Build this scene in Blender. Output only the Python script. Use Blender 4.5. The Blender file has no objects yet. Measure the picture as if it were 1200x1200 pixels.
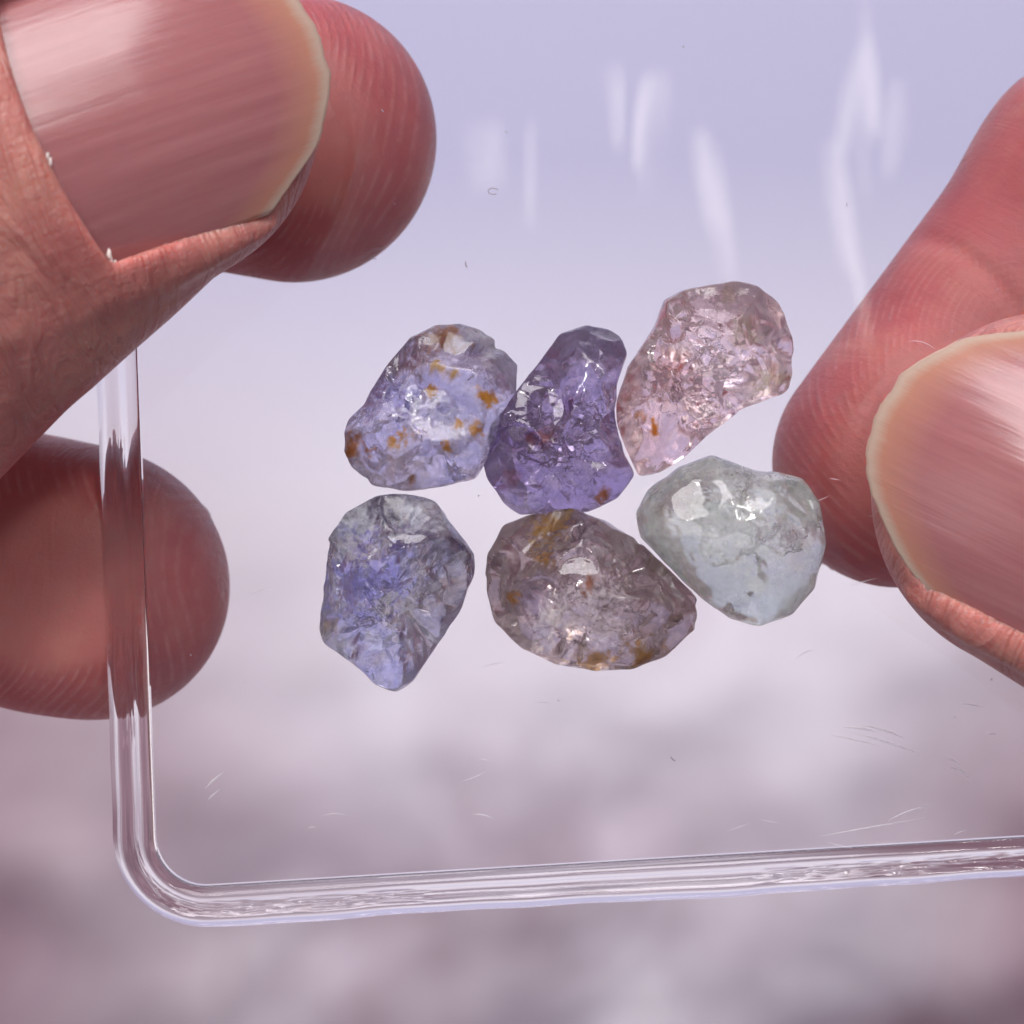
# Two hands hold a clear plastic tray with six rough gemstones. 1 Blender unit = 1 cm.
import bpy, bmesh, math, random
import numpy as np
from mathutils import Vector, noise as mnoise

scene = bpy.context.scene
scene.unit_settings.scale_length = 0.01
C = scene.collection
CAMZ = 14.0

# ------------------------------------------------------------------ camera
cd = bpy.data.cameras.new('camera')
cam = bpy.data.objects.new('camera', cd); C.objects.link(cam)
cam.location = (0, 0, CAMZ)
cd.sensor_width = 36; cd.lens = 36 * CAMZ / 6.0
cd.clip_start = 0.5; cd.clip_end = 400
cd.dof.use_dof = True; cd.dof.focus_distance = CAMZ - 0.45; cd.dof.aperture_fstop = 0.55
scene.camera = cam

# ------------------------------------------------------------------ light
w = bpy.data.worlds.new('World'); scene.world = w; w.use_nodes = True
w.node_tree.nodes['Background'].inputs[0].default_value = (0.80, 0.74, 0.88, 1)
w.node_tree.nodes['Background'].inputs[1].default_value = 0.31

def area(name, loc, target, sx, sy, radiance, col):
    l = bpy.data.lights.new(name, 'AREA'); l.shape = 'RECTANGLE'; l.size = sx; l.size_y = sy
    l.energy = radiance * math.pi * sx * sy; l.color = col
    o = bpy.data.objects.new(name, l); C.objects.link(o); o.location = loc
    o.rotation_euler = (Vector(target) - Vector(loc)).to_track_quat('-Z', 'Y').to_euler()
    return o
area('window_light', (-6, 52, 46), (0, 0, -6), 56, 44, 7.0, (1.0, 0.965, 0.98))
area('fill_light', (-48, -6, 40), (0, 0, 0), 30, 30, 1.0, (1.0, 0.93, 0.90))  # added fill light, stands for no known source
for lx, ly, lz in [(9.5, 16, 34), (-11, 15, 31)]:            # two small bright lights added out of view for crisp glints
    area('glint_light', (lx, ly, lz), (0, 0, 0), 4.2, 4.2, 40.0, (1.0, 0.97, 0.93))
# lights added overhead, placed and shaped to mirror as streaks in the clear panel
for px, py, wd, ht, L, rot in [(570, 182, 26, 85, 1.5, 3), (622, 205, 13, 130, 2.2, -4), (720, 125, 13, 105, 3.2, 0), (764, 142, 30, 120, 2.6, -8), (770, 175, 12, 110, 1.4, 0),
                               (832, 215, 30, 130, 2.4, 14), (850, 275, 18, 130, 1.8, 10), (990, 130, 24, 150, 2.2, -10), (1020, 100, 26, 130, 2.8, 8), (1012, 160, 10, 150, 1.8, 4),
                               (1051, 150, 13, 120, 2.6, -5), (984, 245, 30, 170, 2.3, 8), (1002, 335, 16, 150, 2.3, 8), (1010, 40, 16, 90, 1.2, 0)]:
    k = (CAMZ + 46) / CAMZ
    x, y = (px - 600) / 200 * k, (600 - py) / 200 * k
    o = area('streak_light', (x, y, 46), (x, y, 0), 0.85 * wd / 200 * k, ht / 200 * k, L * 0.75, (1.0, 0.92, 0.76))
    o.data.shape = 'ELLIPSE'; o.rotation_euler.z += math.radians(rot)

scene.view_settings.view_transform = 'Standard'; scene.view_settings.look = 'None'
scene.view_settings.gamma = 1; scene.view_settings.exposure = 0.16
scene.render.engine = 'CYCLES'
cy = scene.cycles
cy.max_bounces = 28; cy.transmission_bounces = 24; cy.use_adaptive_sampling = True; cy.adaptive_threshold = 0.03; cy.glossy_bounces = 24; cy.diffuse_bounces = 4
cy.transparent_max_bounces = 16; cy.sample_clamp_indirect = 6; cy.use_denoising = True
cy.caustics_refractive = True; cy.caustics_reflective = False; cy.blur_glossy = 0.3

# ------------------------------------------------------------------ helpers
def W(px, py, z):
    k = (CAMZ - z) / CAMZ / 200.0
    return np.array([(px - 600) * k, (600 - py) * k, z])

def link(name, me, mat, parent=None):
    o = bpy.data.objects.new(name, me); C.objects.link(o)
    if mat: me.materials.append(mat)
    if parent: o.parent = parent
    return o

def mesh(name, v, f, smooth=True):
    me = bpy.data.meshes.new(name)
    me.from_pydata(np.asarray(v).tolist(), [], f.tolist() if hasattr(f, 'tolist') else f)
    if smooth: me.polygons.foreach_set('use_smooth', [True] * len(me.polygons))
    me.update()
    return me

def attr(me, name, kind, data):
    a = me.attributes.new(name, kind, 'POINT')
    key = {'FLOAT': 'value', 'FLOAT_VECTOR': 'vector', 'FLOAT_COLOR': 'color'}[kind]
    a.data.foreach_set(key, np.asarray(data, np.float32).ravel())

def tag(o, label, cat, group=None):
    o['label'] = label; o['category'] = cat
    if group: o['group'] = group

class NT:
    """small node-tree builder"""
    def __init__(s, name):
        s.m = bpy.data.materials.new(name); s.m.use_nodes = True
        s.t = s.m.node_tree; s.t.nodes.clear()
        s.out = s.t.nodes.new('ShaderNodeOutputMaterial')
    def n(s, kind, inp=None, **props):
        nd = s.t.nodes.new('ShaderNode' + kind)
        for k, v in props.items(): setattr(nd, k, v)
        for k, v in (inp or {}).items(): s.set(nd.inputs[k], v)
        return nd
    def set(s, sock, v):
        if isinstance(v, bpy.types.NodeSocket): s.t.links.new(v, sock)
        elif isinstance(v, bpy.types.Node): s.t.links.new(v.outputs[0], sock)
        else:
            if hasattr(sock.default_value, '__len__') and len(sock.default_value) == 4 and len(v) == 3: v = (*v, 1)
            sock.default_value = v
    def math(s, op, a, b=0.0, c=0.0, clamp=False):
        return s.n('Math', {0: a, 1: b, 2: c}, operation=op, use_clamp=clamp).outputs[0]
    def mix(s, f, a, b, blend='MIX'):
        nd = s.n('Mix', data_type='RGBA', blend_type=blend)
        s.set(nd.inputs[0], f); s.set(nd.inputs[6], a); s.set(nd.inputs[7], b)
        return nd.outputs[2]
    def at(s, name): return s.n('Attribute', attribute_name=name)
    def ramp(s, f, stops):
        nd = s.n('ValToRGB', {0: f}); cr = nd.color_ramp
        while len(cr.elements) < len(stops): cr.elements.new(0.5)
        for e, (p, c) in zip(cr.elements, stops): e.position = p; e.color = (*c, 1) if len(c) == 3 else c
        return nd.outputs[0]
    def rng(s, v, a, b, c=0.0, d=1.0):
        return s.n('MapRange', {0: v, 1: a, 2: b, 3: c, 4: d}, clamp=True).outputs[0]
    def done(s, surf):
        s.set(s.out.inputs[0], surf.outputs[0] if isinstance(surf, bpy.types.Node) else surf); return s.m

def noise_np(p, scale, octaves=2, seed=0.0):
    off = Vector((seed * 7.31, seed * 3.17, seed * 5.71))
    q = p * scale
    return np.array([mnoise.fractal(Vector(x) + off, 1.0, 2.0, octaves) for x in q.tolist()])

# ------------------------------------------------------------------ backdrop cloth, out of focus far below
def backdrop():
    n = 170; S = 90.0
    g = np.linspace(-1, 1, n); g = S * (0.32 * g + 0.68 * g ** 3)
    X, Y = np.meshgrid(g, g, indexing='ij')
    P = np.stack([X.ravel(), Y.ravel(), np.zeros(n * n)], 1)
    soft = np.clip((-Y.ravel() + 1.0) / 8.0, 0, 1)
    z = -30 + 0.9 * soft * noise_np(P, 0.28, 3, 1.0) + 0.5 * noise_np(P, 0.1, 1, 4.0)
    z -= 0.03 * np.clip(-Y.ravel() - 2, 0, 9) ** 2
    P[:, 2] = z
    i = np.arange(n * n).reshape(n, n)
    F = np.stack([i[:-1, :-1].ravel(), i[1:, :-1].ravel(), i[1:, 1:].ravel(), i[:-1, 1:].ravel()], 1)
    t = NT('soft_cloth')
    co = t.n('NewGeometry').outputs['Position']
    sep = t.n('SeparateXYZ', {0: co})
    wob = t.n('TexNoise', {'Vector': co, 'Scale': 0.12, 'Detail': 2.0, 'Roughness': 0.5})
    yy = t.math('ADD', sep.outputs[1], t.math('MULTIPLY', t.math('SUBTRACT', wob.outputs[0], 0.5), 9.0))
    low = t.rng(yy, 0.5, -8.5)                      # mottled mauve towards the lower edge of the cloth
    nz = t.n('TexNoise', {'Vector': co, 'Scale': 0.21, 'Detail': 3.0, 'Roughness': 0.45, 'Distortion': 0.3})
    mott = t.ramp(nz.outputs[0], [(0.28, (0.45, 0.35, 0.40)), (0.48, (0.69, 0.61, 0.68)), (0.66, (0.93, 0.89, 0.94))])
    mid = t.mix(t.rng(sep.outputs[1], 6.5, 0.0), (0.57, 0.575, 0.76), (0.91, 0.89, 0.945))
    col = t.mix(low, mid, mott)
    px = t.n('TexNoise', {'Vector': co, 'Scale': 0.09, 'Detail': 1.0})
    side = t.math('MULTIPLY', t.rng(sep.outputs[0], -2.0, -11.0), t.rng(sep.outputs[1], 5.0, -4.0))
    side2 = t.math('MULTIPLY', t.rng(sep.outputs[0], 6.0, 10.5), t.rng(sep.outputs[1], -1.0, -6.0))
    col = t.mix(t.math('MULTIPLY', t.math('MAXIMUM', side, side2), 0.85), col, (0.31, 0.16, 0.20))  # pinkish bounce off the hands, painted into the cloth colour
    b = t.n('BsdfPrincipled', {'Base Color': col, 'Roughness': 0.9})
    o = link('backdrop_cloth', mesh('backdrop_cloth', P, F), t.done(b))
    o['kind'] = 'structure'
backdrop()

# ------------------------------------------------------------------ clear plastic tray
CORN = [(-2.31, -2.46), (4.35, -2.06), (4.25, 4.6), (-2.56, 4.3)]     # outer outline, counter-clockwise from lower left
def outline(inset, r, nseg=14):
    """rounded quad, inset from the outer outline; even samples along the sides"""
    pts = [np.array(c) for c in CORN]; n = 4; lines = []
    for i in range(n):
        a, b = pts[i], pts[(i + 1) % n]; d = (b - a) / np.linalg.norm(b - a); nn = np.array([-d[1], d[0]])
        lines.append((a + nn * inset, d))
    cor = []
    for i in range(n):
        (p, d), (q, e) = lines[i - 1], lines[i]
        M = np.array([[d[0], -e[0]], [d[1], -e[1]]]); s = np.linalg.solve(M, q - p)
        cor.append(p + d * s[0])
    out = []
    for i in range(n):
        c = cor[i]; d0 = lines[i - 1][1]; d1 = lines[i][1]
        ang = math.acos(np.clip(d0 @ d1, -1, 1)); t = r * math.tan(ang / 2)
        p0 = c - d0 * t; cen = p0 + np.array([-d0[1], d0[0]]) * r
        a0 = math.atan2(*(p0 - cen)[::-1])
        arc = [cen + r * np.array([math.cos(a0 + ang * k / nseg), math.sin(a0 + ang * k / nseg)]) for k in range(nseg + 1)]
        out += arc
        # straight run to the next corner
        c2 = cor[(i + 1) % n]; d2 = lines[(i + 1) % n][1]
        ang2 = math.acos(np.clip(d1 @ d2, -1, 1)); e = c2 - d1 * r * math.tan(ang2 / 2)
        m = 110
        out += [arc[-1] + (e - arc[-1]) * k / m for k in range(1, m)]
    return np.array(out)

def plastic(name, wave, ior=1.48):
    t = NT(name)
    co = t.n('TexCoord').outputs['Object']
    n1 = t.n('TexNoise', {'Vector': t.n('Mapping', {0: co, 3: (1.0, 0.22, 1.0)}), 'Scale': 1.6, 'Detail': 1.0})
    bm = t.n('Bump', {'Height': n1.outputs[0], 'Strength': 1.0, 'Distance': wave})
    gl = t.n('BsdfGlass', {'Color': (0.985, 0.975, 0.985), 'Roughness': 0.0, 'IOR': ior})
    if wave: t.set(gl.inputs['Normal'], bm)
    return t.done(gl)

tray = bpy.data.objects.new('plastic_tray', None); C.objects.link(tray)
tray.location = (0, 0, 0)
tag(tray, 'clear shallow plastic tray with a rounded rim, holding the six stones', 'tray')

def build_tray():
    RW = 0.235
    prof = [(0, -0.085), (0.225, -0.085), (0.25, -0.075), (0.245, -0.045), (0.225, 0.01), (0.205, 0.055), (0.182, 0.075), (0.155, 0.065),
            (0.13, 0.035), (0.112, 0.025), (0.092, 0.03), (0.072, 0.05), (0.05, 0.058), (0.025, 0.042), (0.005, 0.018), (0, 0.0)]
    P = np.array(prof)
    for _ in range(2):                                  # chaikin rounding, closed; inner butt face kept flat enough
        Q = np.empty((len(P) * 2, 2)); R = np.roll(P, -1, 0)
        Q[0::2] = 0.75 * P + 0.25 * R; Q[1::2] = 0.25 * P + 0.75 * R; P = Q
    m = len(P)
    base = outline(RW, 0.30); nb = len(base)
    nxt = np.roll(base, -1, 0) - np.roll(base, 1, 0); nxt /= np.linalg.norm(nxt, axis=1)[:, None]
    outw = np.stack([nxt[:, 1], -nxt[:, 0]], 1)
    rnd = np.random.default_rng(5)
    s = np.cumsum(np.linalg.norm(np.roll(base, -1, 0) - base, axis=1))
    wob = sum(a * np.sin(s * f + p) for a, f, p in [(0.007, 2.1, 0.3), (0.003, 5.3, 1.9), (0.002, 11.0, 0.2)])
    V = np.zeros((nb, m, 3))
    for j in range(m):
        d, z = P[j]
        k = d / RW
        V[:, j, :2] = base + outw * (d + wob * k * 0.9)[:, None]
        V[:, j, 2] = z + wob * 0.8 * (z > 0.02)
    # moulding flaws in the channel floor
    for j in range(m):
        if 0.08 < P[j][0] < 0.16 and P[j][1] > 0: V[:, j, 2] += 0.007 * rnd.standard_normal(nb) * (np.sin(s * 1.7) > 0.1)
    idx = np.arange(nb * m).reshape(nb, m)
    F = np.stack([idx, np.roll(idx, -1, 0), np.roll(np.roll(idx, -1, 0), -1, 1), np.roll(idx, -1, 1)], -1).reshape(-1, 4)[:, ::-1]
    mat = plastic('clear_plastic_rim', 0.0, 1.42)
    me = mesh('rim', V.reshape(-1, 3), F)
    bm = bmesh.new(); bm.from_mesh(me); bmesh.ops.recalc_face_normals(bm, faces=bm.faces); bm.to_mesh(me); bm.free()
    link('rim', me, mat, tray)
    # flat panel, inside the rim
    po = outline(RW + 0.004, 0.296)
    n = len(po); top = [(*p, 0.0) for p in po]; bot = [(*p, -0.08) for p in po]
    F = [list(range(n)), [n + i for i in range(n)][::-1]] + [[i, n + i, n + (i + 1) % n, (i + 1) % n] for i in range(n)]
    link('panel', mesh('panel', top + bot, F, False), plastic('clear_plastic_panel', 0.0022), tray)
build_tray()

# ------------------------------------------------------------------ implicit surfaces for the hands
def smin(a, b, k):
    h = np.clip(0.5 + 0.5 * (b - a) / k, 0, 1)
    return b + (a - b) * h - k * h * (1 - h)
def smax(a, b, k): return -smin(-a, -b, k)
def nrm(v): v = np.asarray(v, float); return v / np.linalg.norm(v)

def seg(p, A, B, ra, rb, n=None, flat=1.0):
    A = np.asarray(A, float); B = np.asarray(B, float)
    d = B - A; q = p - A
    if n is not None and flat != 1.0:
        a = nrm(d); nn = nrm(np.asarray(n) - a * (np.asarray(n) @ a))
        c = q @ nn
        q = q + np.outer(c * (1 / flat - 1), nn)
    t = np.clip(q @ d / (d @ d), 0, 1)
    q = q - t[:, None] * d
    return (np.sqrt(np.einsum('ij,ij->i', q, q)) - (ra + (rb - ra) * t)) * (flat ** 0.5)

class Finger:
    """chain of tapered segments, tip first; dorsal = outward direction on the nail side"""
    def __init__(s, pts, rad, dorsal, flat=0.86, nail=None, clip=None):
        s.pts = [np.asarray(p, float) for p in pts]; s.rad = rad; s.flat = flat; s.nail = nail; s.clip = clip
        s.a = nrm(s.pts[0] - s.pts[1]); dorsal = np.asarray(dorsal, float)
        s.n = nrm(dorsal - s.a * (dorsal @ s.a)); s.l = np.cross(s.n, s.a); s.o = s.pts[0]
    def loc(s, p):
        q = p - s.o
        return q @ s.a, q @ s.l, q @ s.n
    def plate(s, S, L):
        N = s.nail; return N['h'] - L * L / (2 * N['R']) - np.clip(S - N['sk'], 0, None) ** 2 / (2 * N['Rs']) + N.get('tilt', 0) * S
    def __call__(s, p):
        d = None
        for i in range(len(s.pts) - 1):
            e = seg(p, s.pts[i], s.pts[i + 1], s.rad[i], s.rad[i + 1], s.n, s.flat)
            d = e if d is None else smin(d, e, 0.22)
        S, L, N = s.loc(p)
        # fullness of the pad
        pad = np.sqrt(((S + 0.25) / 1.0) ** 2 + (L / 0.95) ** 2 + ((N + s.rad[0] * 0.32) / 0.8) ** 2) - s.rad[0] * 0.86
        d = smin(d, pad * 0.8, 0.15)
        if s.nail:
            K = s.nail; w = K['w']
            pl = s.plate(S, L)
            # flesh folds beside and behind the nail
            rd = K.get('round', 0.58)
            vv = np.clip((K['s1'] - S) / rd, 0.0, 1.0) ** (1 / 2.4)
            wl = w * vv
            fade = np.clip((K['s1'] - 0.5 - S) / 0.5, 0, 1) * np.clip((S - K['s0'] + 0.8) / 0.6, 0, 1)
            c = np.sqrt((np.abs(L) - w - 0.05) ** 2 + (N - (s.plate(S, w) - 0.06)) ** 2) - (0.16 * np.sqrt(fade) - 0.08)
            if K.get('fold', 1.0): d = smin(d, c, 0.14)
            ps = K['s0'] + 0.14 * (L / w) ** 2
            pr = np.sqrt(((S - (ps - 0.13)) * 0.8) ** 2 + (N - (pl - 0.06)) ** 2) - 0.12
            pr = np.maximum(pr, np.abs(L) - w - 0.02)
            d = smin(d, pr, 0.2)
            carve = np.maximum(np.maximum(pl - 0.055 - N, (np.abs(L) - np.maximum(wl, 0.25 * w) + 0.05) * 0.8), ps + 0.03 - S)
            d = smax(d, -carve, 0.07)
        if s.clip is not None:
            c, sg = s.clip                                  # pressed flat against the plastic
            d = smax(d, sg * (p[:, 2] - c), 0.10)
        return d

def surface_nets(f, lo, hi, h):
    lo = np.asarray(lo, float); n = np.ceil((np.asarray(hi) - lo) / h).astype(int) + 1
    B = 6; n = ((n + B - 1) // B) * B + 1                  # whole blocks of B cells
    ax = [lo[i] + h * np.arange(n[i]) for i in range(3)]
    nb = (n - 1) // B
    cg = np.stack(np.meshgrid(*[lo[i] + h * B * (np.arange(nb[i]) + 0.5) for i in range(3)], indexing='ij'), -1).reshape(-1, 3)
    near = np.abs(f(cg)) < h * B * 1.15
    V = np.where(np.repeat(np.repeat(np.repeat((f(cg) < 0).reshape(nb), B, 0), B, 1), B, 2), -1.0, 1.0).astype(np.float32)
    V = np.pad(V, ((0, 1), (0, 1), (0, 1)), mode='edge')
    blk = np.argwhere(near.reshape(nb)) * B
    k = np.arange(B + 1); off = np.stack(np.meshgrid(k, k, k, indexing='ij'), -1).reshape(-1, 3)
    for i0 in range(0, len(blk), 400):
        ii = (blk[i0:i0 + 400, None, :] + off[None]).reshape(-1, 3)
        V[ii[:, 0], ii[:, 1], ii[:, 2]] = f(lo + h * ii)
    ins = V < 0
    cnt = np.zeros(n - 1, np.int8)
    offs = [(a, b, c) for a in (0, 1) for b in (0, 1) for c in (0, 1)]
    for a, b, c in offs: cnt += ins[a:n[0] - 1 + a, b:n[1] - 1 + b, c:n[2] - 1 + c]
    act = np.argwhere((cnt > 0) & (cnt < 8))
    cid = np.full(n - 1, -1, np.int64); cid[tuple(act.T)] = np.arange(len(act))
    val = {o: V[act[:, 0] + o[0], act[:, 1] + o[1], act[:, 2] + o[2]] for o in offs}
    acc = np.zeros((len(act), 3)); num = np.zeros(len(act))
    for o in offs:
        for k in range(3):
            if o[k]: continue
            o2 = tuple(o[j] + (j == k) for j in range(3))
            a, b = val[o], val[o2]; cr = (a < 0) != (b < 0)
            t = np.where(cr, a / np.where(cr, a - b, 1), 0)
            pt = np.tile(np.array(o, float), (len(act), 1)); pt[:, k] += t
            acc[cr] += pt[cr]; num[cr] += 1
    P = lo + h * (act + acc / num[:, None])
    quads = []
    for k in range(3):
        u, v = [(1, 2), (2, 0), (0, 1)][k]
        sl0 = [slice(None)] * 3; sl1 = [slice(None)] * 3; sl0[k] = slice(0, -1); sl1[k] = slice(1, None)
        a, b = ins[tuple(sl0)], ins[tuple(sl1)]
        e = np.argwhere(a != b)
        e = e[(e[:, u] > 0) & (e[:, v] > 0) & (e[:, u] < n[u] - 1) & (e[:, v] < n[v] - 1)]
        fl = a[tuple(e.T)]
        def cell(du, dv):
            c = e.copy(); c[:, u] -= du; c[:, v] -= dv; return cid[tuple(c.T)]
        q = np.stack([cell(1, 1), cell(0, 1), cell(0, 0), cell(1, 0)], 1)
        q[~fl] = q[~fl][:, ::-1]
        quads.append(q)
    Q = np.concatenate(quads)
    Q = Q[(Q >= 0).all(1)]
    eps = 0.01; d = f(P)                                   # settle on the true surface
    g = np.stack([(f(P + eps * np.eye(3)[i]) - d) / eps for i in range(3)], 1); g2 = np.maximum((g * g).sum(1), 0.1)
    for _ in range(2):
        P = P - g * np.clip(d / g2, -0.5 * h, 0.5 * h)[:, None]
        d = f(P)
    return P, Q

# ------------------------------------------------------------------ skin and nail materials
def skin_material(name):
    t = NT(name)
    fc = t.at('fco').outputs['Vector']; pad = t.at('pad').outputs['Fac']; press = t.at('press').outputs['Fac']
    obj = t.n('TexCoord').outputs['Object']
    sx = t.n('SeparateXYZ', {0: fc}); S, L = sx.outputs[0], sx.outputs[1]
    # friction ridges: arcs round the tip
    wob = t.n('TexNoise', {'Vector': fc, 'Scale': 1.1, 'Detail': 0.0})
    s2 = t.math('ADD', S, 0.9)
    r = t.math('SQRT', t.math('ADD', t.math('MULTIPLY', s2, t.math('MULTIPLY', s2, 0.8)), t.math('MULTIPLY', L, L)))
    r = t.math('ADD', r, t.math('MULTIPLY', wob.outputs[0], 0.30))
    ridge = t.math('SINE', t.math('MULTIPLY', r, 2 * math.pi / 0.046))
    brk = t.n('TexNoise', {'Vector': fc, 'Scale': 6.0, 'Detail': 3.0, 'Roughness': 0.7})
    ridge = t.math('MULTIPLY', t.math('MULTIPLY', ridge, t.rng(pad, 0.45, 0.8)), t.math('MULTIPLY', t.rng(brk.outputs[0], 0.38, 0.62), t.math('MULTIPLY', t.rng(S, -1.4, -0.6), t.rng(press, 0.9, 0.4))))
    # crossing fine creases of the skin
    m1 = t.n('Mapping', {0: fc, 3: (5.0, 0.9, 1.4)}); m2 = t.n('Mapping', {0: fc, 2: (0, 0, 0.7), 3: (1.6, 9.0, 5.0)})
    c1 = t.n('TexNoise', {'Vector': m1, 'Scale': 1.0, 'Detail': 3.0, 'Roughness': 0.5, 'Distortion': 1.6})
    c2 = t.n('TexNoise', {'Vector': m2, 'Scale': 1.0, 'Detail': 3.0, 'Roughness': 0.5, 'Distortion': 0.5})
    vor = t.n('TexVoronoi', {'Vector': obj, 'Scale': 26.0}, feature='DISTANCE_TO_EDGE')
    dors = t.math('SUBTRACT', 1.0, t.rng(pad, 0.3, 0.7))
    crease = t.math('ADD', t.math('MULTIPLY', t.math('ABSOLUTE', t.math('SUBTRACT', c1.outputs[0], 0.5)), 2.2),
                    t.math('MULTIPLY', t.math('ABSOLUTE', t.math('SUBTRACT', c2.outputs[0], 0.5)), 0.35))
    h = t.math('ADD', t.math('MULTIPLY', crease, t.math('MULTIPLY_ADD', dors, 0.05, 0.005)), t.math('MULTIPLY', ridge, 0.0019))
    h = t.math('ADD', h, t.math('MULTIPLY', t.rng(vor.outputs[0], 0.0, 0.25), t.math('MULTIPLY', dors, 0.002)))
    h = t.math('SUBTRACT', h, t.math('MULTIPLY', t.at('crease').outputs['Fac'], 0.02))
    pore = t.n('TexNoise', {'Vector': obj, 'Scale': 38.0, 'Detail': 3.0, 'Roughness': 0.7})
    blot = t.n('TexNoise', {'Vector': obj, 'Scale': 1.8, 'Detail': 3.0, 'Roughness': 0.6})
    h = t.math('ADD', h, t.math('MULTIPLY', pore.outputs[0], 0.0045))
    bump = t.n('Bump', {'Height': h, 'Strength': 0.85, 'Distance': 1.0})
    base = t.ramp(blot.outputs[0], [(0.3, (0.36, 0.118, 0.108)), (0.5, (0.43, 0.168, 0.146)), (0.72, (0.49, 0.23, 0.182))])
    padc = t.ramp(blot.outputs[0], [(0.3, (0.42, 0.093, 0.098)), (0.55, (0.49, 0.138, 0.134)), (0.75, (0.55, 0.21, 0.175))])
    col = t.mix(t.rng(pad, 0.3, 0.75), base, padc)
    col = t.mix(t.math('MULTIPLY', press, 0.35), col, (0.58, 0.30, 0.25))
    col = t.mix(t.math('MULTIPLY', t.rng(ridge, 0.0, 1.0), 0.20), col, (0.80, 0.50, 0.46))
    col = t.mix(t.math('MULTIPLY', t.rng(crease, 0.10, 0.0), t.math('MULTIPLY', dors, 0.12)), col, (0.40, 0.15, 0.13))
    b = t.n('BsdfPrincipled', {'Base Color': col, 'Roughness': t.rng(pore.outputs[0], 0.3, 0.7, 0.30, 0.52), 'IOR': 1.42,
                               'Subsurface Weight': 1.0, 'Subsurface Radius': (0.16, 0.045, 0.03), 'Subsurface Scale': 1.0,
                               'Specular IOR Level': 0.5, 'Normal': bump})
    return t.done(b)

def nail_material(name, pale=False):
    t = NT(name)
    uv = t.at('nuv').outputs['Vector']; sp = t.n('SeparateXYZ', {0: uv}); u, v = sp.outputs[0], sp.outputs[1]
    e = sp.outputs[2]                                         # distance from the free edge, cm
    m = t.n('Mapping', {0: uv, 3: (0.6, 6.0, 0.0)})
    st = t.n('TexNoise', {'Vector': m, 'Scale': 1.6, 'Detail': 4.0, 'Roughness': 0.6})
    fine = t.n('TexNoise', {'Vector': t.n('Mapping', {0: uv, 3: (14.0, 70.0, 0.0)}), 'Scale': 1.0, 'Detail': 3.0})
    bed = t.ramp(st.outputs[0], [(0.3, (0.29, 0.105, 0.11)), (0.55, (0.33, 0.128, 0.132)), (0.75, (0.37, 0.155, 0.157))])
    edgew = t.math('ADD', e, t.math('MULTIPLY', t.math('SUBTRACT', fine.outputs[0], 0.5), 0.05))
    col = t.mix(t.rng(edgew, 0.34, 0.09), bed, (0.40, 0.185, 0.13))           # ochre band before the free edge
    col = t.mix(t.rng(edgew, 0.10, 0.035), col, (0.42, 0.31, 0.245))         # free edge
    col = t.mix(t.math('MULTIPLY', t.rng(u, 0.10, 0.0), 0.5), col, (0.70, 0.45, 0.42))
    if pale: col = (0.72, 0.55, 0.50)  # pale tone of the free edge, with light from behind painted in
    h = t.math('ADD', t.math('MULTIPLY', st.outputs[0], 0.006), t.math('MULTIPLY', fine.outputs[0], 0.0006))
    bump = t.n('Bump', {'Height': h, 'Strength': 0.6, 'Distance': 1.0})
    b = t.n('BsdfPrincipled', {'Base Color': col, 'Roughness': t.rng(fine.outputs[0], 0.35, 0.65, 0.18, 0.26), 'IOR': 1.55,
                               'Subsurface Weight': 0.7, 'Subsurface Radius': (0.06, 0.025, 0.02), 'Subsurface Scale': 1.0, 'Normal': bump})
    return t.done(b)
SKIN = skin_material('skin'); NAIL = nail_material('fingernail'); PALE = nail_material('fingernail_edge_backlit', True)

def make_nail(fg, parent, name, label=None, nu=90, nv=70):
    K = fg.nail; w = K['w']; th = 0.035
    v = np.linspace(-1, 1, nv); u = np.linspace(0, 1, nu)
    U, Vv = np.meshgrid(u, v, indexing='ij')
    Lc = Vv * (w - 0.012)
    s0 = K['s0'] + 0.14 * Vv ** 2 - 0.10
    jag = np.array([0.02 * mnoise.noise(Vector((x * 5, w, 3))) + 0.012 * mnoise.noise(Vector((x * 17, w, 7))) for x in v])
    s1 = K['s1'] - K.get('round', 0.58) * np.abs(Vv) ** 2.4 + jag[None]
    S = s0 + (s1 - s0) * U
    Nn = fg.plate(S, Lc) - 0.006
    top = fg.o + S[..., None] * fg.a + Lc[..., None] * fg.l + Nn[..., None] * fg.n
    edge = (s1 - S)
    bot = top - th * np.clip(0.35 + U * 3, 0, 1)[..., None] * fg.n
    n = nu * nv; idx = np.arange(n).reshape(nu, nv)
    q = np.stack([idx[:-1, :-1], idx[1:, :-1], idx[1:, 1:], idx[:-1, 1:]], -1).reshape(-1, 4)
    F = q.tolist() + (q[:, ::-1] + n).tolist()
    ring = list(idx[0, :]) + list(idx[1:, -1]) + list(idx[-1, :-1][::-1]) + list(idx[1:-1, 0][::-1])
    for i in range(len(ring)):
        a, b = ring[i], ring[(i + 1) % len(ring)]; F.append([a, b, b + n, a + n])
    P = np.concatenate([top.reshape(-1, 3), bot.reshape(-1, 3)])
    me = mesh(name, P, F)
    bm = bmesh.new(); bm.from_mesh(me); bmesh.ops.recalc_face_normals(bm, faces=bm.faces); bm.to_mesh(me); bm.free()
    uvw = np.stack([U, Vv, edge], -1).reshape(-1, 3); attr(me, 'nuv', 'FLOAT_VECTOR', np.concatenate([uvw, uvw]))
    o = link(name, me, PALE if K.get('fold', 1.0) == 0 else NAIL, parent)
    if label: o['label'] = label
    return o

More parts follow.
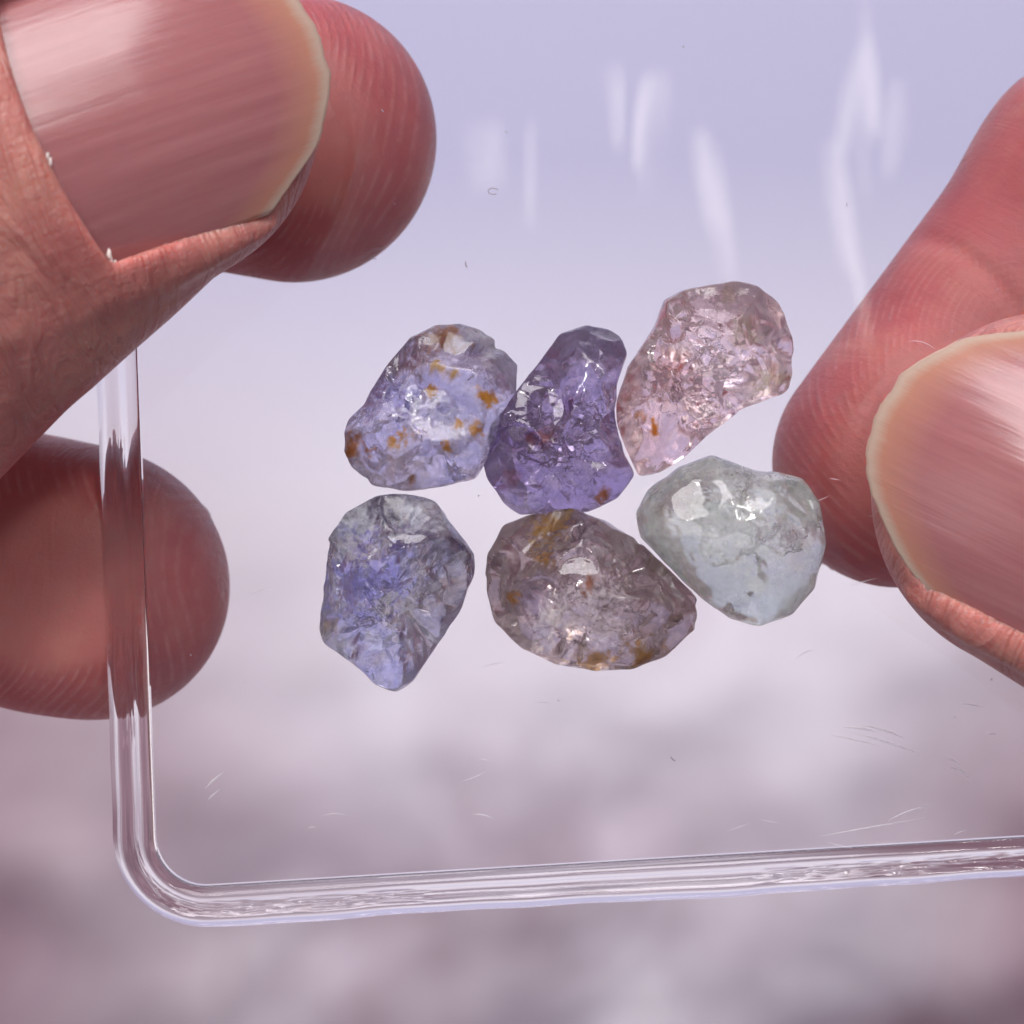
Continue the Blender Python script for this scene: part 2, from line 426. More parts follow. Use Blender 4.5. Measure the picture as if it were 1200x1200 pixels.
def make_hand(label, fingers, palm, lo, hi, creases, nails, h=0.042):
    boxes = [(np.min(g.pts, 0) - max(g.rad) - 0.7, np.max(g.pts, 0) + max(g.rad) + 0.7) for g in fingers]
    def f(p):
        d = np.full(len(p), 0.6)
        for g, (b0, b1) in zip(fingers, boxes):
            m = ((p > b0) & (p < b1)).all(1)
            if m.any(): d[m] = np.minimum(d[m], g(p[m]))
        m = np.zeros(len(p), bool)
        for (A, B, ra, rb) in palm: m |= ((p > np.minimum(A, B) - ra - 1.0) & (p < np.maximum(A, B) + ra + 1.0)).all(1)
        if m.any():
            q = p[m]; e = d[m]
            for (A, B, ra, rb) in palm: e = smin(e, seg(q, A, B, ra, rb), 0.5)
            d[m] = e
        return d
    P, Q = surface_nets(f, lo, hi, h)
    ds = np.stack([g(P) for g in fingers], 1); own = ds.argmin(1)
    fco = np.zeros_like(P); pad = np.zeros(len(P)); press = np.zeros(len(P)); cre = np.zeros(len(P))
    for i, g in enumerate(fingers):
        m = own == i; S, L, N = g.loc(P[m])
        fco[m] = np.stack([S + 10 * i, L, N], 1) if False else np.stack([S, L, N + 3.0 * i], 1)
        pad[m] = np.clip(0.5 - N / g.rad[0] * 0.9, 0, 1)
        if g.clip is not None and g.clip[1] > 0:
            press[m] = np.exp(-((P[m][:, 2] - g.clip[0]) / 0.10) ** 2)
        for (k, sc) in creases:
            if k == i: cre[m] = np.maximum(cre[m], np.exp(-((S + 0.12 * np.sin(L * 2.2) - sc) / 0.06) ** 2) * np.clip((pad[m] - 0.3) * 3, 0, 1))
    me = mesh('hand', P, Q)
    attr(me, 'fco', 'FLOAT_VECTOR', fco); attr(me, 'pad', 'FLOAT', pad); attr(me, 'press', 'FLOAT', press); attr(me, 'crease', 'FLOAT', cre)
    o = link('hand', me, SKIN); tag(o, label, 'hand')
    for i, nm, lb in nails: make_nail(fingers[i], o, nm, lb)
    return o

ZC = -0.088
# hand at the tray's rounded corner: thumb over the rim, index and middle finger under the panel
tA = Finger([W(170, 132, 0.98), W(0, 196, 1.16), W(-350, 545, 1.05), W(-760, 760, -0.4)], [0.95, 1.15, 1.2, 1.3], (0.10, -0.03, 1.0), 0.78,
            nail=dict(h=0.72, R=1.15, sk=-0.1, Rs=2.6, s0=-0.71, s1=0.98, w=0.80, round=0.62, tilt=-0.13), clip=(0.12, -1))
iA = Finger([W(345, 164, -0.82), W(-60, 90, -1.1), W(-640, 120, -2.0), W(-1150, 330, -2.2)], [0.885, 0.92, 0.98, 1.05], (0, 0, -1), 0.86,
            nail=dict(h=0.62, R=0.9, sk=-0.2, Rs=2.5, s0=-0.5, s1=0.80, w=0.60, fold=0), clip=(ZC, 1))
mA = Finger([W(108, 684, -0.82), W(-260, 610, -1.15), W(-740, 540, -2.0), W(-1200, 560, -2.4)], [0.86, 0.90, 0.98, 1.1], (0.15, 0.40, -0.9), 0.90,
            nail=dict(h=0.70, R=0.9, sk=-0.2, Rs=3.0, s0=-0.45, s1=0.66, w=0.62, round=0.3, fold=0), clip=(ZC, 1))
rA = Finger([W(-330, 860, -2.9), W(-620, 930, -3.3), W(-980, 800, -3.2), W(-1240, 720, -2.7)], [0.74, 0.82, 0.9, 1.0], (0, -0.3, -1), 0.9)
pA = Finger([W(-520, 1080, -3.6), W(-760, 1120, -3.8), W(-1040, 980, -3.5), W(-1260, 860, -2.9)], [0.62, 0.7, 0.8, 0.9], (0, -0.4, -1), 0.9)
palmA = [(W(-1150, 300, -2.2), W(-1270, 820, -2.7), 1.15, 1.05), (W(-1150, 300, -2.2), W(-1800, 620, -2.0), 1.2, 1.6),
         (W(-1270, 820, -2.7), W(-1800, 720, -2.2), 1.1, 1.6), (W(-760, 760, -0.4), W(-1500, 720, -1.6), 1.2, 1.5),
         (W(-1750, 670, -2.1), W(-2300, 740, -2.3), 1.7, 1.9)]
make_hand('hand at the rounded tray corner, thumb on top, two fingers underneath', [tA, iA, mA, rA, pA], palmA,
          (-13.0, -5.2, -6.6), (0.0, 4.6, 2.4), [], [(0, 'thumbnail', 'ridged thumbnail with a yellowish free edge'), (1, 'fingernail', None), (2, 'fingernail', None)])

def dry_skin(fg, nail, spots):
    rs = np.random.default_rng(2); vs, fs, n0 = [], [], 0
    bm = bmesh.new(); bmesh.ops.create_icosphere(bm, subdivisions=2, radius=1.0)
    sv = np.array([x.co[:] for x in bm.verts]); sf = np.array([[x.index for x in p.verts] for p in bm.faces]); bm.free()
    for v, r in spots:
        L = v * (fg.nail['w'] - 0.012); S = fg.nail['s0'] + 0.14 * v * v + 0.04 + rs.uniform(0, 0.02)
        c = fg.o + S * fg.a + L * fg.l + (fg.plate(S, L) + r * 0.4) * fg.n
        X = c + 0.55 * r * sv * (1 + 0.6 * noise_np(sv, 2.0, 2, v * 9))[:, None] * np.array([0.7, 1.7, 0.5]); vs.append(X); fs.append(sf + n0); n0 += len(X)
    t = NT('dry_skin'); o = link('dry_skin', mesh('dry_skin', np.concatenate(vs), np.concatenate(fs)), t.done(t.n('BsdfPrincipled', {'Base Color': (0.74, 0.66, 0.62, 1), 'Roughness': 0.6, 'Subsurface Weight': 0.5, 'Subsurface Radius': (0.03, 0.02, 0.02)})), nail)
    o['kind'] = 'stuff'; o['label'] = 'white flakes of dry skin along the cuticle'
dry_skin(tA, bpy.data.objects['thumbnail'], [(-0.23, 0.026), (-0.19, 0.022), (-0.89, 0.03), (-0.93, 0.034), (-0.96, 0.024)])

# hand at the other side: thumb above, index finger under the panel by the pale green stone
tB = Finger([W(1236, 578, 0.86), W(1470, 690, 1.05), W(1820, 940, 0.9), W(2150, 1080, -0.6)], [1.0, 1.12, 1.18, 1.3], (0.06, -0.10, 1.0), 0.78,
            nail=dict(h=0.72, R=1.15, sk=-0.1, Rs=2.4, s0=-0.62, s1=1.05, w=0.80, round=0.66, tilt=-0.12), clip=(0.008, -1))
iB = Finger([W(1050, 543, -0.72), W(1300, 225, -0.92), W(1680, -60, -1.7), W(2250, 260, -2.2)], [0.765, 0.84, 0.92, 1.05], (0, 0, -1), 0.86,
            nail=dict(h=0.60, R=0.9, sk=-0.2, Rs=2.5, s0=-0.5, s1=0.72, w=0.58, fold=0), clip=(ZC, 1))
mB = Finger([W(1560, 700, -2.9), W(1760, 420, -3.1), W(2020, 300, -2.9), W(2320, 480, -2.6)], [0.78, 0.84, 0.94, 1.05], (0, 0, -1), 0.9)
rB = Finger([W(1640, 900, -3.7), W(1840, 680, -3.9), W(2120, 560, -3.6), W(2340, 700, -2.9)], [0.74, 0.8, 0.9, 1.0], (0, 0, -1), 0.9)
pB = Finger([W(1740, 1100, -4.2), W(1920, 920, -4.3), W(2150, 820, -3.8), W(2330, 880, -3.2)], [0.62, 0.7, 0.8, 0.9], (0, 0, -1), 0.9)
palmB = [(W(2250, 260, -2.2), W(2330, 880, -3.0), 1.15, 1.05), (W(2250, 260, -2.2), W(2900, 700, -2.2), 1.2, 1.6),
         (W(2330, 880, -3.0), W(2900, 860, -2.4), 1.1, 1.6), (W(2150, 1080, -0.6), W(2700, 880, -1.8), 1.2, 1.5),
         (W(2850, 780, -2.2), W(3400, 860, -2.5), 1.7, 1.9)]
make_hand('hand whose index fingertip lies under the tray beside the pale green stone', [tB, iB, mB, rB, pB], palmB,
          (1.2, -5.2, -6.6), (13.5, 5.2, 2.3), [(1, -1.02)], [(0, 'thumbnail', 'rounded thumbnail with a pale free edge'), (1, 'fingernail', None)])

# ------------------------------------------------------------------ gemstones
def ico(level):
    bm = bmesh.new(); bmesh.ops.create_icosphere(bm, subdivisions=level, radius=1.0)
    v = np.array([x.co[:] for x in bm.verts]); f = np.array([[x.index for x in p.verts] for p in bm.faces]); bm.free()
    return v / np.linalg.norm(v, axis=1)[:, None], f
DIR, TRI = ico(7)
DIRL, TRIL = ico(4)

def gem_material(name, ior, rough, tint_noise, bump_scale, bump_h):
    t = NT(name)
    obj = t.n('TexCoord').outputs['Object']
    col = t.at('col').outputs['Color']; op = t.at('milk').outputs['Fac']; ro = t.at('matt').outputs['Fac']
    nz = t.n('TexNoise', {'Vector': obj, 'Scale': 7.0, 'Detail': 6.0, 'Roughness': 0.7, 'Distortion': 1.2})
    vein = t.n('TexNoise', {'Vector': obj, 'Scale': 5.0, 'Detail': 5.0, 'Roughness': 0.6, 'Distortion': 2.0})
    k = t.rng(nz.outputs[0], 0.32, 0.66, 1.0 - tint_noise * 1.2, 1.0 + tint_noise * 0.7)
    cr = t.math('ABSOLUTE', t.math('SUBTRACT', vein.outputs[0], 0.5))
    k = t.math('MULTIPLY', k, t.rng(cr, 0.0, 0.03, 1.0 - tint_noise * 1.2, 1.0))
    col2 = t.n('VectorMath', {0: col, 1: k}, operation='MULTIPLY').outputs[0]
    n2 = t.n('TexNoise', {'Vector': obj, 'Scale': bump_scale, 'Detail': 4.0, 'Roughness': 0.6, 'Distortion': 0.8})
    vo = t.n('TexVoronoi', {'Vector': obj, 'Scale': bump_scale * 0.7, 'Randomness': 1.0}, feature='F1')
    hh = t.math('ADD', t.math('MULTIPLY', n2.outputs[0], bump_h), t.math('MULTIPLY', vo.outputs[0], bump_h * 0.8))
    worn = t.n('TexNoise', {'Vector': obj, 'Scale': 2.6, 'Detail': 2.0})
    hh = t.math('MULTIPLY', hh, t.rng(worn.outputs[0], 0.42, 0.62, 0.08, 1.0))        # smooth worn areas beside rough breaks
    bump = t.n('Bump', {'Height': hh, 'Strength': 0.35, 'Distance': 1.0})
    rr = t.math('ADD', t.math('MULTIPLY', ro, 0.5), rough)
    glass = t.n('BsdfPrincipled', {'Base Color': col2, 'Roughness': rr, 'IOR': ior, 'Transmission Weight': 1.0, 'Normal': bump})
    dif = t.n('BsdfPrincipled', {'Base Color': col2, 'Roughness': t.math('ADD', rr, 0.12), 'IOR': ior, 'Normal': bump,
                                 'Subsurface Weight': 1.0, 'Subsurface Radius': (0.25, 0.25, 0.3), 'Subsurface Scale': 1.0})
    tr = t.n('BsdfTranslucent', {'Color': col2, 'Normal': bump})
    milk = t.n('MixShader', {0: 0.55, 1: dif.outputs[0], 2: tr.outputs[0]})
    m2 = t.n('TexNoise', {'Vector': obj, 'Scale': 5.0, 'Detail': 4.0, 'Roughness': 0.6})
    fac = t.math('MULTIPLY', op, t.rng(m2.outputs[0], 0.3, 0.65, 0.45, 1.25), clamp=True)
    mx = t.n('MixShader', {0: fac, 1: glass.outputs[0], 2: milk.outputs[0]})
    return t.done(mx)

t = NT('inner_fracture')                                  # thin air-filled cracks inside the stones
_nz = t.n('TexNoise', {'Vector': t.n('TexCoord').outputs['Object'], 'Scale': 14.0, 'Detail': 3.0})
_bm = t.n('Bump', {'Height': _nz.outputs[0], 'Strength': 0.4, 'Distance': 0.03})
FRACT = t.done(t.n('BsdfGlass', {'Color': (1, 1, 1), 'IOR': 0.74, 'Roughness': 0.06, 'Normal': _bm}))

def gem(label, poly, height, base, spots, seed, p=2.4, planes=9, chips=((24, 0.30), (60, 0.15), (60, 0.06)), rough_noise=0.012,
        milk=0.35, matt=0.05, ior=1.54, fractures=5, bump=(12.0, 0.018), rough=0.012, tint=0.2, group=None, cuts=(), smooth=False, gam=1.0):
    rs = np.random.default_rng(seed)
    zm = height * 0.5
    pw = np.array([W(x, y, zm)[:2] for x, y in poly])
    # densify, centroid, polar outline
    dense = np.concatenate([pw[i] + (pw[(i + 1) % len(pw)] - pw[i]) * np.linspace(0, 1, 24, endpoint=False)[:, None] for i in range(len(pw))])
    cen = dense.mean(0)
    th = np.arctan2(dense[:, 1] - cen[1], dense[:, 0] - cen[0]); rr = np.linalg.norm(dense - cen, axis=1)
    o = np.argsort(th); th, rr = th[o], rr[o]
    grid = np.linspace(-math.pi, math.pi, 721)
    R = np.interp(grid, np.concatenate([th - 2 * math.pi, th, th + 2 * math.pi]), np.tile(rr, 3))
    ker = np.hanning(13); ker /= ker.sum()
    R = np.convolve(np.concatenate([R[-7:-1], R, R[1:7]]), ker, 'valid')[:721]
    d = DIR; theta = np.arctan2(d[:, 1], d[:, 0]); rho = np.hypot(d[:, 0], d[:, 1])
    Rt = np.interp(theta, grid, R)
    H = np.where(d[:, 2] > 0, height * 0.56, height * 0.44)
    r = ((rho / Rt) ** p + (np.abs(d[:, 2]) / H) ** p) ** (-1 / p)
    pt = d * r[:, None]
    for n_, depth in cuts:                               # chosen large faces
        n_ = nrm(n_); hk = depth * (pt @ n_).max(); den = d @ n_
        r = np.where(den > 1e-3, np.minimum(r, hk / np.maximum(den, 1e-3)), r)
    for k in range(planes + 3):                              # broken faces
        a = rs.uniform(0, 2 * math.pi); zz = rs.uniform(0.6, 0.93) * (1 if k % 4 else -1)
        n_ = nrm((math.cos(a) * math.sqrt(1 - zz * zz), math.sin(a) * math.sqrt(1 - zz * zz), zz))
        hk = rs.uniform(0.76, 0.92) * (pt @ n_).max(); den = d @ n_
        r = np.where(den > 1e-3, np.minimum(r, hk / np.maximum(den, 1e-3)), r)
    def normals(P):
        fn = np.cross(P[TRI[:, 1]] - P[TRI[:, 0]], P[TRI[:, 2]] - P[TRI[:, 0]])
        N = np.zeros_like(P)
        for k in range(3): np.add.at(N, TRI[:, k], fn)
        return N / np.maximum(np.linalg.norm(N, axis=1), 1e-12)[:, None]
    for M, amp in chips:                                 # broken facets and shell-like scoops of several sizes
        P = d * r[:, None]; N = normals(P)
        for i in rs.integers(0, len(d), M):
            if amp > 0.1 and abs(N[i][2]) < 0.35: continue
            n_ = nrm(N[i] + rs.standard_normal(3) * 0.20 * (0.35 + 0.65 * abs(N[i][2]))); dep = amp * rs.uniform(0.02, 0.12) * (0.35 + 0.65 * abs(N[i][2]))
            den = d @ n_; hk = P[i] @ n_ - dep
            if hk <= 0.02: continue
            q = P - P[i]; dist = np.sqrt(np.einsum('ij,ij->i', q, q)); rad = amp * rs.uniform(0.7, 1.4)
            lim = hk / np.maximum(den, 1e-3) + 3.0 * np.clip(dist - rad, 0, None)      # a chip stays local
            if rs.random() < 0.5: lim = lim + 0.25 * dist ** 2 / rad                    # curved scoop
            r = np.where((den > 0.2), np.minimum(r, lim), r)
    # hold the outline of the photograph
    hr = r * rho; bins = np.clip(((theta + math.pi) / (2 * math.pi) * 180).astype(int), 0, 179); mxr = np.zeros(180); np.maximum.at(mxr, bins, hr)
    ratio = np.interp((np.arange(180) + 0.5) / 180 * 2 * math.pi - math.pi, grid, R) / mxr
    ratio = np.clip(ratio, 0.75, 1.35)
    ratio = np.convolve(np.concatenate([ratio[-3:], ratio, ratio[:3]]), np.ones(7) / 7, 'valid')
    scl = np.interp(theta, (np.arange(-1, 181) + 0.5) / 180 * 2 * math.pi - math.pi, np.concatenate([ratio[-1:], ratio, ratio[:1]]))
    for _ in range(2):                                   # soften the teeth between chips
        acc = np.zeros(len(r)); cnt = np.zeros(len(r))
        for a, b in ((0, 1), (1, 2), (2, 0)):
            np.add.at(acc, TRI[:, a], r[TRI[:, b]]); np.add.at(cnt, TRI[:, a], 1.0)
        r = 0.5 * r + 0.5 * acc / cnt
    r = r * (1 + rough_noise * noise_np(d, 4.0, 2, seed))
    P = d * r[:, None]; P[:, :2] *= scl[:, None]; P[:, :2] += cen
    P[:, 2] -= P[:, 2].min() - 0.004
    # the stone's own colour: zones placed where the photograph shows them
    kz = (CAMZ - P[:, 2]) / CAMZ / 200
    px, py = 600 + P[:, 0] / kz, 600 - P[:, 1] / kz
    w1 = noise_np(d, 3.0, 3, seed + 3) + 0.9 * noise_np(d, 14.0, 3, seed + 5); w2 = noise_np(d, 3.0, 3, seed + 9) + 0.9 * noise_np(d, 14.0, 3, seed + 7)
    col = np.tile(np.array(base, float), (len(P), 1)); mk = np.full(len(P), milk * 0.3); mt = np.full(len(P), float(matt))
    for (x, y, rad, c, m_, f_, hard) in spots:
        q = np.hypot(px + w1 * rad * 0.9 - x, py + w2 * rad * 0.9 - y) / rad
        k = 1 / (1 + np.exp((q - 1) * hard)); k = k * (P[:, 2] > height * 0.25)
        col += (np.array(c) - col) * k[:, None]; mk += ((m_ if m_ > 0.55 else m_ * 0.5) - mk) * k; mt += (f_ - mt) * k
    me = mesh('gemstone', P - np.array([cen[0], cen[1], 0]), TRI, smooth)
    attr(me, 'col', 'FLOAT_COLOR', np.concatenate([np.clip(col, 0, 1) ** gam, np.ones((len(P), 1))], 1))
    attr(me, 'milk', 'FLOAT', mk); attr(me, 'matt', 'FLOAT', mt)
    ob = link('gemstone', me, gem_material('gem_%d' % seed, ior, rough, tint, *bump))
    ob.location = (cen[0], cen[1], 0); tag(ob, label, 'gemstone', 'rough gemstones in the tray')
    # inner fractures: thin air-filled cracks
    if fractures:
        vs, fs, n0 = [], [], 0
        for k in range(fractures):
            a = rs.uniform(-math.pi, math.pi); s = rs.choice([0.05, 0.07, 0.09, 0.12])
            rad = rs.uniform(0.0, 1.0) ** 0.6 * max(0.0, 0.80 * np.interp(a, grid, R) - 1.7 * s)
            c = np.array([rad * math.cos(a), rad * math.sin(a), height * rs.uniform(0.34, 0.55)])
            n_ = nrm(rs.standard_normal(3) * (1, 1, 0.8) + (0, 0, 0.9)); u = nrm(np.cross(n_, (0.3, 0.9, 0.2))); v = np.cross(n_, u)
            q = DIRL * (1 + 0.5 * noise_np(DIRL, 1.6, 3, seed + k))[:, None]
            bend = 0.25 * (q[:, 0] ** 2)
            X = c + s * (q[:, :1] * u * 1.3 + q[:, 1:2] * v + (q[:, 2:3] * 0.02 + bend[:, None] * 0.5) * n_)
            vs.append(X); fs.append(TRIL + n0); n0 += len(X)
        fo = link('inner_fracture', mesh('inner_fracture', np.concatenate(vs), np.concatenate(fs)), FRACT, ob)
        fo['kind'] = 'stuff'
    return ob

OR = (0.62, 0.30, 0.05); BR = (0.36, 0.17, 0.08); WH = (0.88, 0.87, 0.92)
gem('blue violet rough gemstone dotted with orange rust spots',
    [(402, 505), (404, 540), (420, 558), (445, 571), (480, 576), (520, 570), (556, 562), (585, 520), (604, 462), (608, 435), (595, 410), (570, 390), (540, 378),
     (510, 380), (480, 395), (455, 425), (435, 455), (426, 474), (408, 490)], 0.60, (0.76, 0.73, 0.92),
    [(480, 400, 34, (0.42, 0.30, 0.30), 0.45, 0.2, 4), (520, 388, 20, BR, 0.6, 0.3, 5), (585, 440, 26, (0.50, 0.46, 0.58), 0.3, 0.1, 5),
     (575, 398, 20, (0.80, 0.78, 0.86), 0.6, 0.1, 4), (460, 465, 26, (0.48, 0.47, 0.90), 0.3, 0.1, 5), (440, 440, 14, (0.32, 0.22, 0.34), 0.4, 0.1, 5),
     (520, 490, 55, (0.72, 0.70, 0.97), 0.62, 0.35, 5), (480, 555, 36, (0.82, 0.76, 0.84), 0.55, 0.3, 5),
     (415, 525, 14, (0.45, 0.18, 0.06), 0.8, 0.2, 6), (506, 460, 7, OR, 0.9, 0.3, 6), (464, 514, 12, OR, 0.9, 0.3, 6), (524, 525, 8, OR, 0.9, 0.3, 6),
     (553, 501, 8, OR, 0.9, 0.3, 6), (571, 468, 9, OR, 0.9, 0.3, 6), (535, 499, 5, OR, 0.9, 0.3, 6), (511, 431, 8, (0.6, 0.38, 0.12), 0.8, 0.3, 6), (531, 437, 6, (0.6, 0.38, 0.12), 0.8, 0.3, 6),
     (482, 560, 4, BR, 0.8, 0.3, 6)],
    11, gam=1.1, cuts=[((-0.05, 0.0, 1), 0.80), ((0.55, 0.55, 0.5), 0.86), ((-0.65, 0.35, 0.6), 0.82), ((0.1, -0.6, 0.7), 0.86)], planes=5, milk=0.4)
gem('deep purple rough gemstone between the rust spotted stone and pink stone',
    [(562, 525), (570, 495), (600, 465), (630, 425), (655, 390), (690, 380), (722, 386), (738, 412), (724, 450), (722, 490), (732, 530), (745, 556), (725, 584), (690, 600),
     (610, 604), (590, 590), (570, 560)], 0.62, (0.58, 0.50, 0.70),
    [(690, 395, 30, (0.40, 0.36, 0.46), 0.4, 0.1, 4), (600, 510, 36, (0.40, 0.30, 0.54), 0.25, 0.05, 4), (680, 560, 40, (0.60, 0.52, 0.74), 0.3, 0.05, 4),
     (706, 582, 8, (0.6, 0.27, 0.10), 0.8, 0.3, 6), (640, 510, 9, (0.42, 0.20, 0.22), 0.6, 0.3, 5), (620, 515, 7, (0.42, 0.20, 0.22), 0.6, 0.3, 5),
     (665, 475, 8, (0.34, 0.22, 0.48), 0.4, 0.2, 5), (600, 560, 9, (0.45, 0.22, 0.28), 0.5, 0.2, 5)],
    22, gam=1.35, cuts=[((-0.5, 0.5, 0.75), 0.80), ((0.3, -0.35, 0.9), 0.82), ((-0.3, -0.7, 0.6), 0.88)], planes=7, milk=0.3, tint=0.3)
gem('pale pink rough gemstone with a yellowish streak and one orange speck',
    [(722, 470), (735, 430), (765, 385), (778, 350), (800, 340), (860, 328), (890, 335), (918, 360), (930, 400), (934, 440), (918, 462), (870, 480), (830, 510),
     (800, 540), (770, 557), (748, 559), (735, 530), (724, 500)], 0.66, (0.99, 0.83, 0.86),
    [(760, 500, 48, (0.98, 0.70, 0.68), 0.3, 0.05, 4), (790, 430, 22, (0.96, 0.58, 0.56), 0.4, 0.05, 4), (875, 390, 14, (0.80, 0.72, 0.55), 0.4, 0.1, 4), (905, 440, 15, (0.80, 0.70, 0.48), 0.5, 0.1, 4),
     (855, 345, 9, (0.72, 0.60, 0.5), 0.5, 0.1, 5), (767, 500, 8, (0.80, 0.32, 0.06), 0.9, 0.2, 6), (750, 490, 6, (0.75, 0.42, 0.25), 0.6, 0.2, 6)],
    33, gam=1.15, cuts=[((0.55, 0.2, 0.8), 0.80), ((-0.6, 0.2, 0.75), 0.84), ((0.3, -0.7, 0.6), 0.85)], planes=6, milk=0.18, tint=0.15, matt=0.04,
    chips=((26, 0.30), (70, 0.15), (60, 0.06)), fractures=7)
gem('smooth rounded pale green translucent gemstone',
    [(745, 600), (758, 575), (795, 547), (835, 532), (860, 542), (885, 551), (912, 552), (940, 560), (962, 590), (969, 640), (955, 690), (930, 720), (890, 735), (855, 725),
     (820, 700), (780, 660), (750, 630)], 0.64, (0.87, 0.94, 0.89),
    [(840, 640, 60, (0.91, 0.98, 0.95), 0.57, 0.2, 3), (790, 570, 30, (0.76, 0.79, 0.73), 0.3, 0.05, 4), (930, 640, 35, (0.86, 0.84, 0.88), 0.25, 0.05, 4),
     (870, 565, 34, (0.80, 0.83, 0.77), 0.3, 0.1, 4), (900, 715, 30, (0.74, 0.80, 0.77), 0.4, 0.1, 4)],
    44, gam=0.9, smooth=True, p=2.15, planes=-2, chips=((8, 0.25), (10, 0.10)), milk=1.15, matt=0.12, tint=0.1, fractures=7, bump=(6.0, 0.006), rough_noise=0.012)
gem('grey blue chipped gemstone with whitish crust, tapering to a point below',
    [(372, 740), (378, 680), (385, 630), (405, 600), (440, 581), (475, 578), (510, 586), (530, 615), (558, 650), (557, 672), (540, 715), (510, 760), (485, 800),
     (465, 812), (440, 805), (410, 775), (378, 755)], 0.66, (0.78, 0.77, 0.80),
    [(430, 680, 52, (0.42, 0.41, 0.96), 0.4, 0.1, 4), (440, 760, 34, (0.58, 0.58, 0.92), 0.3, 0.1, 4), (420, 610, 22, (0.80, 0.82, 0.88), 0.75, 0.4, 4), (490, 605, 26, (0.78, 0.80, 0.88), 0.7, 0.4, 4),
     (450, 598, 18, (0.30, 0.27, 0.34), 0.5, 0.2, 4), (400, 645, 13, (0.80, 0.82, 0.88), 0.7, 0.4, 5), (500, 645, 22, (0.34, 0.32, 0.42), 0.4, 0.1, 4), (470, 640, 9, (0.20, 0.18, 0.42), 0.5, 0.1, 5),
     (520, 690, 30, (0.62, 0.58, 0.58), 0.2, 0.05, 4), (470, 715, 22, (0.92, 0.90, 0.86), 0.5, 0.2, 4), (385, 735, 12, (0.60, 0.48, 0.40), 0.6, 0.3, 5), (535, 640, 12, (0.25, 0.22, 0.28), 0.3, 0.1, 5)],
    55, gam=1.3, cuts=[((0.6, -0.35, 0.7), 0.80), ((-0.5, -0.1, 0.85), 0.82), ((0.1, 0.7, 0.7), 0.84)], planes=8, milk=0.28, tint=0.3, chips=((30, 0.30), (80, 0.15), (90, 0.06)), fractures=6)
gem('smoky grey brown gemstone with a bright cracked heart and rusty edge',
    [(567, 690), (570, 650), (590, 615), (620, 603), (670, 595), (710, 610), (750, 635), (800, 680), (827, 712), (815, 735), (780, 770), (740, 785), (700, 787),
     (650, 778), (610, 760), (580, 730)], 0.64, (0.64, 0.55, 0.55),
    [(690, 720, 62, (0.99, 0.92, 0.95), 0.3, 0.02, 5), (700, 715, 34, (0.99, 0.92, 0.95), 0.6, 0.05, 5), (640, 735, 16, (0.97, 0.92, 0.97), 0.6, 0.05, 5), (620, 700, 18, (0.48, 0.40, 0.55), 0.3, 0.1, 4), (760, 690, 45, (0.50, 0.41, 0.42), 0.35, 0.2, 4), (640, 615, 18, (0.50, 0.33, 0.12), 0.7, 0.2, 5),
     (640, 650, 9, (0.50, 0.30, 0.10), 0.7, 0.2, 5), (668, 600, 12, (0.50, 0.36, 0.14), 0.7, 0.2, 5), (680, 625, 26, (0.36, 0.28, 0.32), 0.3, 0.1, 4), (695, 778, 15, (0.58, 0.34, 0.12), 0.7, 0.2, 5),
     (750, 772, 18, (0.52, 0.30, 0.10), 0.7, 0.2, 5), (690, 685, 8, (0.48, 0.24, 0.16), 0.7, 0.2, 5), (603, 700, 8, (0.5, 0.28, 0.1), 0.7, 0.2, 5)],
    66, gam=1.4, cuts=[((0.5, 0.45, 0.75), 0.84), ((-0.55, 0.35, 0.75), 0.85), ((0.0, -0.4, 0.9), 0.84)], planes=4, milk=0.25, tint=0.22,
    chips=((22, 0.28), (50, 0.14), (50, 0.055)), fractures=10)

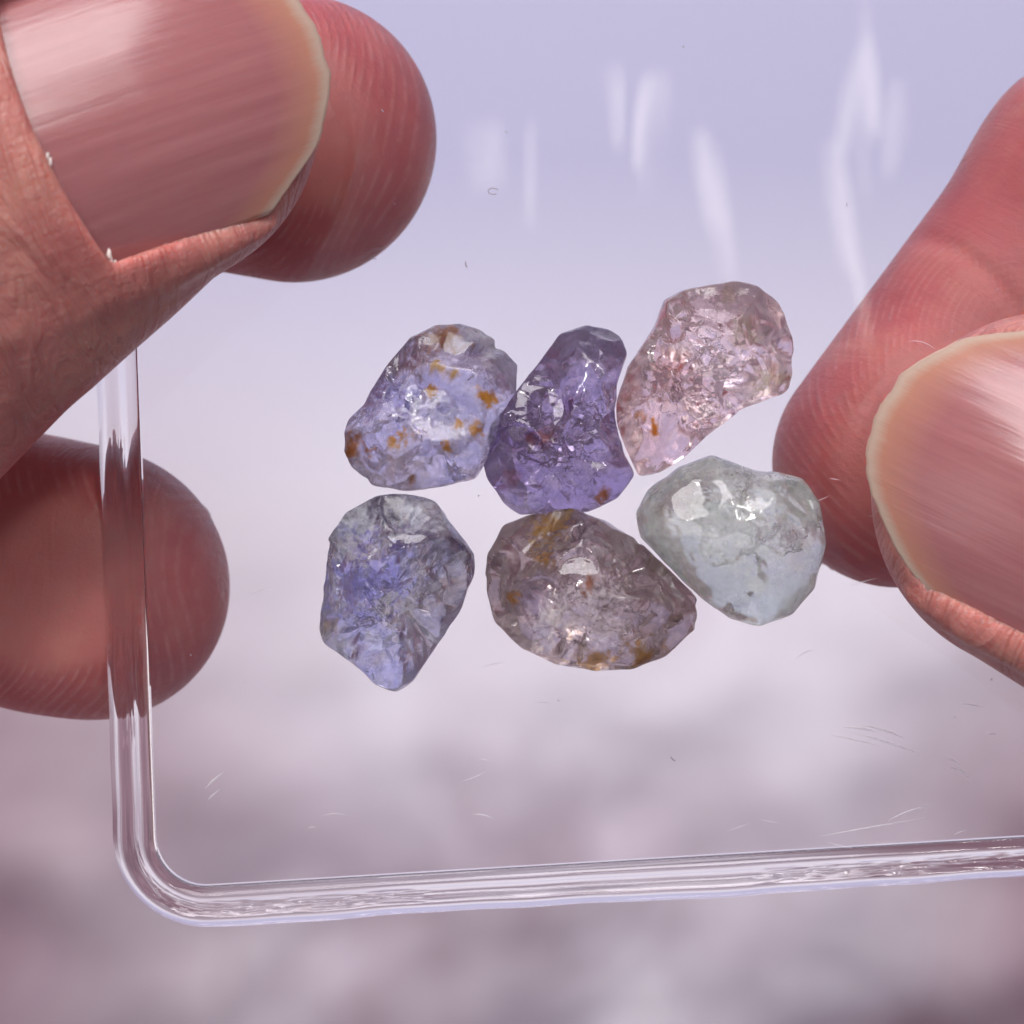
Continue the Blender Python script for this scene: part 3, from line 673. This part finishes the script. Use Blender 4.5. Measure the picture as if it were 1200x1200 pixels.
# ------------------------------------------------------------------ specks and scratches on the plastic
def specks():
    rs = random.Random(3); v, f = [], []
    def tube(pts, r):
        n0 = len(v)
        for i, p in enumerate(pts):
            a = Vector(pts[max(i - 1, 0)]); b = Vector(pts[min(i + 1, len(pts) - 1)]); d = (b - a).normalized(); s = d.cross(Vector((0, 0, 1))).normalized()
            for k in range(4):
                an = math.pi / 2 * k; q = Vector(p) + s * r * math.cos(an) + Vector((0, 0, 1)) * r * math.sin(an); v.append(tuple(q))
            if i:
                for k in range(4): f.append([n0 + 4 * (i - 1) + k, n0 + 4 * (i - 1) + (k + 1) % 4, n0 + 4 * i + (k + 1) % 4, n0 + 4 * i + k])
    for k in range(26):
        x, y = rs.uniform(180, 1190), rs.uniform(10, 980); a = rs.uniform(0, 6.3); L = rs.choice([0.006, 0.008, 0.01, 0.02, 0.035]); c = rs.uniform(-1, 1)
        p = W(x, y, 0.006); pts = [(p[0] + L * t * math.cos(a + c * t), p[1] + L * t * math.sin(a + c * t), 0.006) for t in np.linspace(0, 1, 5)]
        tube(pts, rs.uniform(0.002, 0.0045))
    p = W(578, 224, 0.006)
    tube([(p[0] + 0.03 * math.cos(a), p[1] + 0.018 * math.sin(a), 0.006) for a in np.linspace(0.3, 5.4, 12)], 0.003)
    t = NT('grey_lint'); o = link('dust', mesh('dust', v, f), t.done(t.n('BsdfPrincipled', {'Base Color': (0.34, 0.30, 0.36, 1), 'Roughness': 0.8})))
    o['kind'] = 'stuff'; o['label'] = 'specks of dust and lint lying on the clear panel'; o['category'] = 'dust'
specks()

def scratches():
    rs = random.Random(8); v, f = [], []
    def scr(x0, y0, x1, y1, bow, wd):
        a, b = W(x0, y0, 0), W(x1, y1, 0); d = b - a; L = math.hypot(d[0], d[1]); nx, ny = -d[1] / L, d[0] / L; n0 = len(v); N = 10
        for i in range(N + 1):
            t = i / N; c = bow * 4 * t * (1 - t); w_ = wd * math.sin(math.pi * min(max(t, .03), .97)) / 2
            for s in (-1, 1): v.append((a[0] + d[0] * t + nx * (c + s * w_), a[1] + d[1] * t + ny * (c + s * w_), 0.0025))
            v.append((a[0] + d[0] * t + nx * c, a[1] + d[1] * t + ny * c, 0.0025 + w_ * 0.7))
            if i:
                o = n0 + 3 * i; f.extend([[o - 3, o, o + 2, o - 1], [o - 1, o + 2, o + 1, o - 2], [o - 2, o + 1, o, o - 3]])
    for x0, y0, x1, y1 in [(985, 852, 1030, 858), (1000, 858, 1080, 884), (968, 860, 1040, 876), (1105, 888, 1128, 908), (1112, 900, 1138, 914), (1040, 962, 1092, 944),
                           (240, 925, 262, 905), (243, 938, 258, 925), (960, 980, 1085, 958), (1010, 850, 1060, 866)]:
        scr(x0, y0, x1, y1, rs.uniform(0.0, 0.03), rs.uniform(0.006, 0.012))
    for k in range(34):
        x, y, a, L = rs.uniform(180, 1190), rs.uniform(380, 990), rs.uniform(-0.5, 0.3), rs.uniform(8, 40)
        scr(x, y, x + L * math.cos(a), y + L * math.sin(a), rs.uniform(-0.01, 0.02), rs.uniform(0.0025, 0.005))
    t = NT('scratched_plastic'); o = link('scratch', mesh('scratch', v, f, False), t.done(t.n('BsdfPrincipled', {'Base Color': (0.9, 0.87, 0.9, 1), 'Roughness': 0.35, 'Transmission Weight': 0.6})), tray)
    o['kind'] = 'stuff'; o['label'] = 'fine pale scratches in the clear plastic'
scratches()
